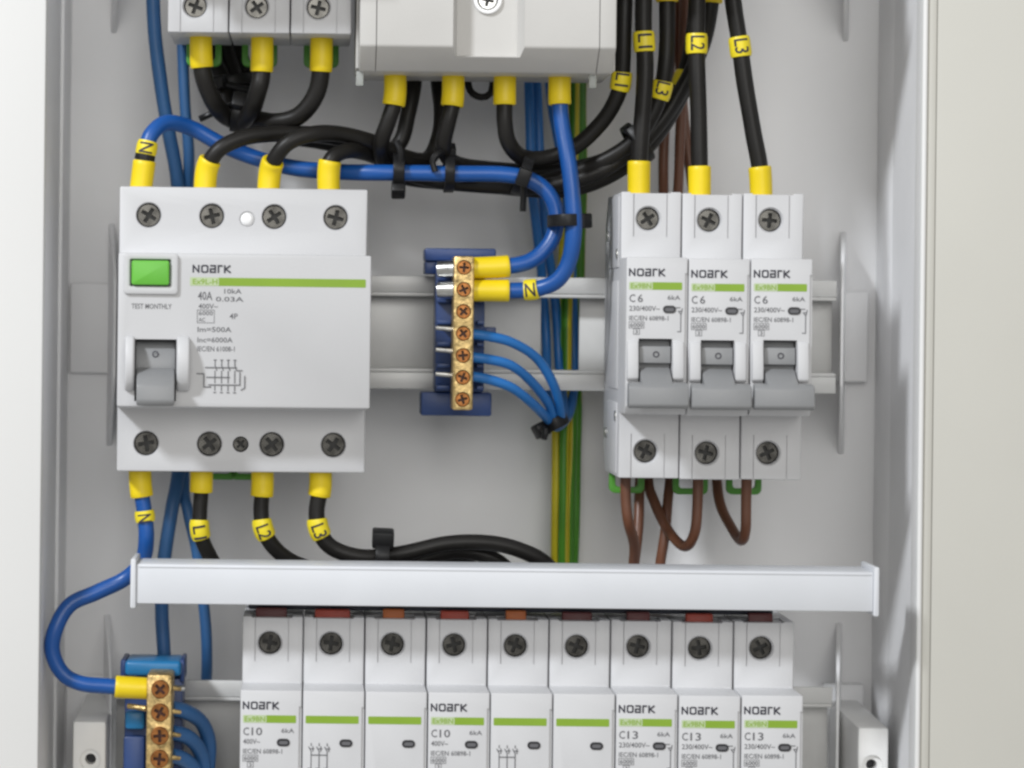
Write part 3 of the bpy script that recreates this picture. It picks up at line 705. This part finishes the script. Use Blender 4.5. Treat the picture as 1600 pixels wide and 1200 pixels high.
# --- below the RCD
cable('black_cable', 'black cable under the wide device, left one of three', 'cable',
      [(315,700,28),(314,760,28),(312,800,28),(313,832,28),(328,868,30),(352,902,34),(400,930,42),(470,938,52)], BK-0.2, M['black'], [(0,314,771,RB)], [(312,827,5.6,'L1')], group='black cables below the wide device')
cable('black_cable', 'black cable under the wide device, middle one of three', 'cable',
      [(410,700,28),(410,760,28),(407,800,28),(412,832,28),(434,862,30),(474,884,33),(540,896,35),(610,890,37),(660,874,39),(715,864,40),(765,872,40),(800,898,42),(830,945,46)], BK-0.1, M['black'], [(0,410,774,RB)], [(411,826,5.6,'L2')], group='black cables below the wide device')
cable('black_cable', 'black cable under the wide device, right one of three', 'cable',
      [(500,700,28),(500,760,28),(494,800,28),(500,832,28),(522,857,29),(570,870,30),(630,864,33),(700,848,34),(765,848,35),(815,862,36),(855,886,38),(895,935,44)], BK, M['black'], [(0,500,774,RB)], [(498,825,5.6,'L3')], group='black cables below the wide device')
cable('black_cable', 'short black cable hump just above the white strip', 'cable',
      [(560,930,44),(600,896,42),(640,882,42),(680,880,44),(730,884,46),(760,900,48),(790,940,52)], BK-0.3, M['black'], group='black cables below the wide device')
# --- blue cables
cable('blue_cable', 'thick blue cable from the wide device with test button across to the terminal bar', 'cable',
      [(217,320,28),(224,270,28),(229,240,28),(238,210,29),(262,192,33),(300,200,38),(345,224,39),(400,247,39),(460,263,39),(530,269,37),(600,271,34),(700,270,33),(780,271,33),(826,281,33),(856,304,33),(869,338,33),(862,376,32),(836,405,31),(800,416,30),(736,419,30)], BK, M['blue'], [(0,226,251,RB),(1,796,416,3.35)], [(231,235,4.4,'N')], bands=[(228,247,1.6)], group='thick blue cables')
cable('blue_cable', 'thick blue cable from the beige-grey device down to the terminal bar', 'cable',
      [(875,95,29),(875,155,29),(879,200,28),(887,255,26),(893,310,25),(896,360,25),(890,405,26),(872,436,27),(842,449,29),(800,453,30),(734,454,30)], BK, M['blue'], [(0,875,162,RB),(1,795,453,3.35)], [(829,450,4.2,'N')], group='thick blue cables')
cable('blue_cable', 'thick blue cable below the wide device, bowing out left into the lower left terminal bar', 'cable',
      [(218,700,28),(220,760,28),(225,800,28),(228,840,28),(222,875,31),(196,902,33),(150,924,32),(110,944,30),(89,980,28),(83,1018,28),(98,1052,28),(126,1068,28),(170,1072,29),(236,1076,30)], BK-0.1, M['blue'], [(0,220,773,RB),(1,180,1073,3.35)], [(227,808,3.4,'N')], group='thick blue cables')
# --- thin light blue wires from the centre block
gW = 'thin light blue wires at the centre block'
for lab, pts in (
    ('uppermost', [(738,522,32),(765,526,33),(800,536,36),(840,562,42),(866,604,48),(876,650,56),(866,660,66),(856,600,76),(852,520,82),(846,430,80),(838,360,76),(830,240,74),(822,-20,76)]),
    ('middle', [(738,558,32),(766,562,33),(800,572,36),(832,598,42),(858,632,50),(868,662,58),(880,640,72),(872,560,82),(866,450,82),(850,330,78),(838,150,78),(832,-20,80)]),
    ('lowest', [(738,588,32),(765,593,33),(800,606,36),(832,630,42),(854,652,52),(872,668,62),(892,640,76),(896,560,84),(894,450,84),(886,300,82),(860,150,82),(850,-20,84)])):
    cable('blue_wire', 'thin light blue wire, ' + lab + ' of three curving down from the centre terminal bar', 'wire', pts, 1.5, M['blue2'], group=gW)
# --- dull blue wires behind the left devices
cable('blue_wire', 'dull blue wire hanging down left of the top left breaker and behind the wide device', 'wire',
      [(238,-30,58),(243,60,58),(252,130,58),(264,205,60),(276,290,64),(284,420,74),(284,640,72),(278,740,64),(267,800,60),(257,880,60),(254,960,62),(257,1040,62),(258,1130,68)], 2.15, M['blue3'], group='dull blue wires on the left')
cable('blue_wire', 'dull blue wire emerging under the top left breaker, further right than its twin', 'wire',
      [(280,-30,62),(285,90,60),(289,170,60),(294,240,62),(294,320,68),(296,500,76),(288,740,66),(294,800,62),(309,865,62),(318,950,64),(322,1020,66),(322,1075,71),(318,1130,74)], 1.75, M['blue3'], group='dull blue wires on the left')
for k, (lab, pts) in enumerate((('upper', [(266,1106,34),(290,1112,38),(314,1128,44),(326,1158,48),(324,1200,50),(318,1260,50)]), ('middle', [(266,1144,34),(290,1150,38),(308,1168,42),(318,1200,46),(314,1250,50)]), ('lower', [(266,1180,34),(286,1186,38),(304,1204,42),(312,1250,46)]))):
    cable('blue_wire', lab + ' blue wire looping right from the lower left terminal bar', 'wire', pts, 2.3, M['blue3'], group='blue wires at the lower left bar')
# --- earth wires
gmats = [M['green'], M['gyel']]
for k, (lab, dx, tw, yy) in enumerate((('leftmost', -14, 0, 84), ('second', -2, 4, 82), ('third', 8, 11, 86), ('rightmost', 16, 6, 88))):
    cable('earth_wire', 'green and yellow earth wire hanging down the back, %s of four' % lab, 'wire',
          [(900+dx*0.7,-30,yy),(899+dx*0.7,150,yy),(896+dx*0.8,300,yy),(890+dx,450,yy),(886+dx,600,yy-2),(884+dx,720,yy-4),(882+dx,830,yy-4),(880+dx,960,yy)], 1.5, gmats,
          mfun=(lambda i, k2, tw=tw: 1 if ((k2 + tw + i//110) % 12) in (0, 1, 2, 3) else 0), group='earth wires in the middle')
# --- brown wires
gR = 'brown wires at the three middle breakers'
for lab, pts in (
    ('in a sharp loop under the third middle breaker', [(1167,715,36),(1167,780,36),(1166,826,37),(1158,843,42),(1142,822,52),(1126,790,60),(1119,750,64),(1114,650,72),(1104,500,80),(1082,300,80),(1066,150,80),(1062,-30,80)]),
    ('in a round loop under the second middle breaker', [(1091,715,36),(1090,790,36),(1085,834,37),(1069,855,42),(1044,832,52),(1022,785,58),(1013,740,62),(1018,620,74),(1034,400,80),(1038,250,76),(1046,100,78),(1050,-30,80)]),
    ('hanging between the black cables above the second middle breaker', [(1070,-30,74),(1068,120,72),(1062,220,72),(1056,330,74),(1050,420,78)]),
    ('bending from the first middle breaker towards the white strip', [(978,715,36),(977,775,36),(981,815,37),(992,852,44),(990,900,52),(986,980,60)]),
    ('straight from behind the first middle breaker down to the white strip', [(1004,700,62),(1000,760,58),(998,820,54),(992,880,52),(986,920,54),(984,980,60)]),
    ('slanting down to the white strip below the second middle breaker', [(1052,700,64),(1047,760,60),(1040,830,56),(1031,890,56),(1026,980,60)])):
    cable('brown_wire', 'brown wire ' + lab, 'wire', pts, 1.6, M['brown'], group=gR)
cable('black_wire', 'small black wire loop between two yellow sleeves under the beige-grey device', 'wire', [(728,90,56),(731,130,54),(738,146,52),(752,152,52),(766,146,52),(771,120,54),(772,90,56)], 1.1, M['black'])

# ------------------------------------------------------------------ cable ties
def tie(label, px, py, y, ang, ra, rb, head=1, w=3.4, tail=None, hs=1.0):
    """strap round a bundle; ang: direction of the bundle in the picture plane, ra across it, rb in depth"""
    c = U(px, py, y); t = thing('cable_tie', label, 'cable tie', c, 'black cable ties')
    ax = Vector((math.cos(ang), 0, -math.sin(ang))); si = Vector((math.sin(ang), 0, math.cos(ang))); de = Vector((0, 1, 0))
    bm = nb(); n = 32; rings = []
    for k in range(n):
        a = 2*math.pi*k/n; e = si*math.cos(a)*ra + de*math.sin(a)*rb; nn = (si*math.cos(a)/ra + de*math.sin(a)/rb).normalized()
        rings.append([bm.verts.new((e + ax*s1*w/2 + nn*s2*0.65)*S) for s1, s2 in ((-1, -1), (-1, 1), (1, 1), (1, -1))])
    for k in range(n):
        A, B = rings[k], rings[(k+1) % n]
        for q in range(4): bm.faces.new((A[q], A[(q+1) % 4], B[(q+1) % 4], B[q]))
    mk('strap', bm, M['tie'], t, bevel=0.2)
    bm = nb(); a = R(head); e = si*math.cos(a)*(ra+1.4) + de*math.sin(a)*(rb+1.4)
    rad = (si*math.cos(a) + de*math.sin(a)).normalized(); tg = ax.cross(rad)
    vs = []
    for i in (-1, 1):
        for j in (-1, 1):
            for k in (-1, 1): vs.append(bm.verts.new((e + ax*i*(w*0.62)*hs + rad*j*2.0*hs + tg*k*2.6*hs)*S))
    for f in ((0,1,3,2), (4,6,7,5), (0,4,5,1), (2,3,7,6), (0,2,6,4), (1,5,7,3)): bm.faces.new([vs[i] for i in f])
    mk('head', bm, M['tie'], t, bevel=0.6)
    if tail:
        p = [e] + [U(*q) - c for q in tail]; pp = spline(p, 1.0); bm = nb(); tube(bm, pp, [1.0]*len(pp), n=8); mk('tail', bm, M['tie'], t)
    return t
tie('black cable tie bundling the looped cables under the top left breaker', 372, 178, 46, R(10), 5.0, 8.0, head=-60, tail=[(330,178,44),(312,186,44)])
tie('black cable tie higher up behind the left sleeve of the top left breaker', 362, 128, 66, R(80), 6.5, 6.0, head=-120, w=3.2, tail=[(392,140,56),(400,128,54)])
tie('black cable tie on the blue cable under the first sleeve of the beige-grey device', 622, 268, 39, 0, 5.2, 9.5, head=-150, tail=[(626,240,30),(620,222,31)])
tie('black cable tie on the blue cable under the second sleeve of the beige-grey device', 701, 270, 40, 0, 5.4, 10.0, head=-25, w=3.0, tail=[(684,240,30),(676,252,30),(680,268,30)])
tie('black cable tie hanging where the blue cable bends down', 816, 274, 40, R(20), 5.6, 10.5, head=-100, w=3.2, tail=[(818,306,32),(817,330,33)])
tie('black cable tie clasping both thick blue cables above the terminal bar', 884, 345, 30, R(88), 4.9, 8.0, head=30, w=3.6)
tie('black cable tie round the black cables beside the first middle breaker', 996, 224, 40, R(-38), 6.2, 8.8, head=-70, w=3.0, tail=[(978,205,32),(982,200,31)])
tie('black cable tie gathering the thin light blue wires', 866, 660, 60, R(62), 3.8, 7.0, head=-160, w=3.6, tail=[(852,672,50),(850,686,50)])
tie('black cable tie standing up on the arc of black cable above the white strip', 597, 868, 33, R(2), 4.0, 5.5, head=-12, w=4.2, hs=1.25)
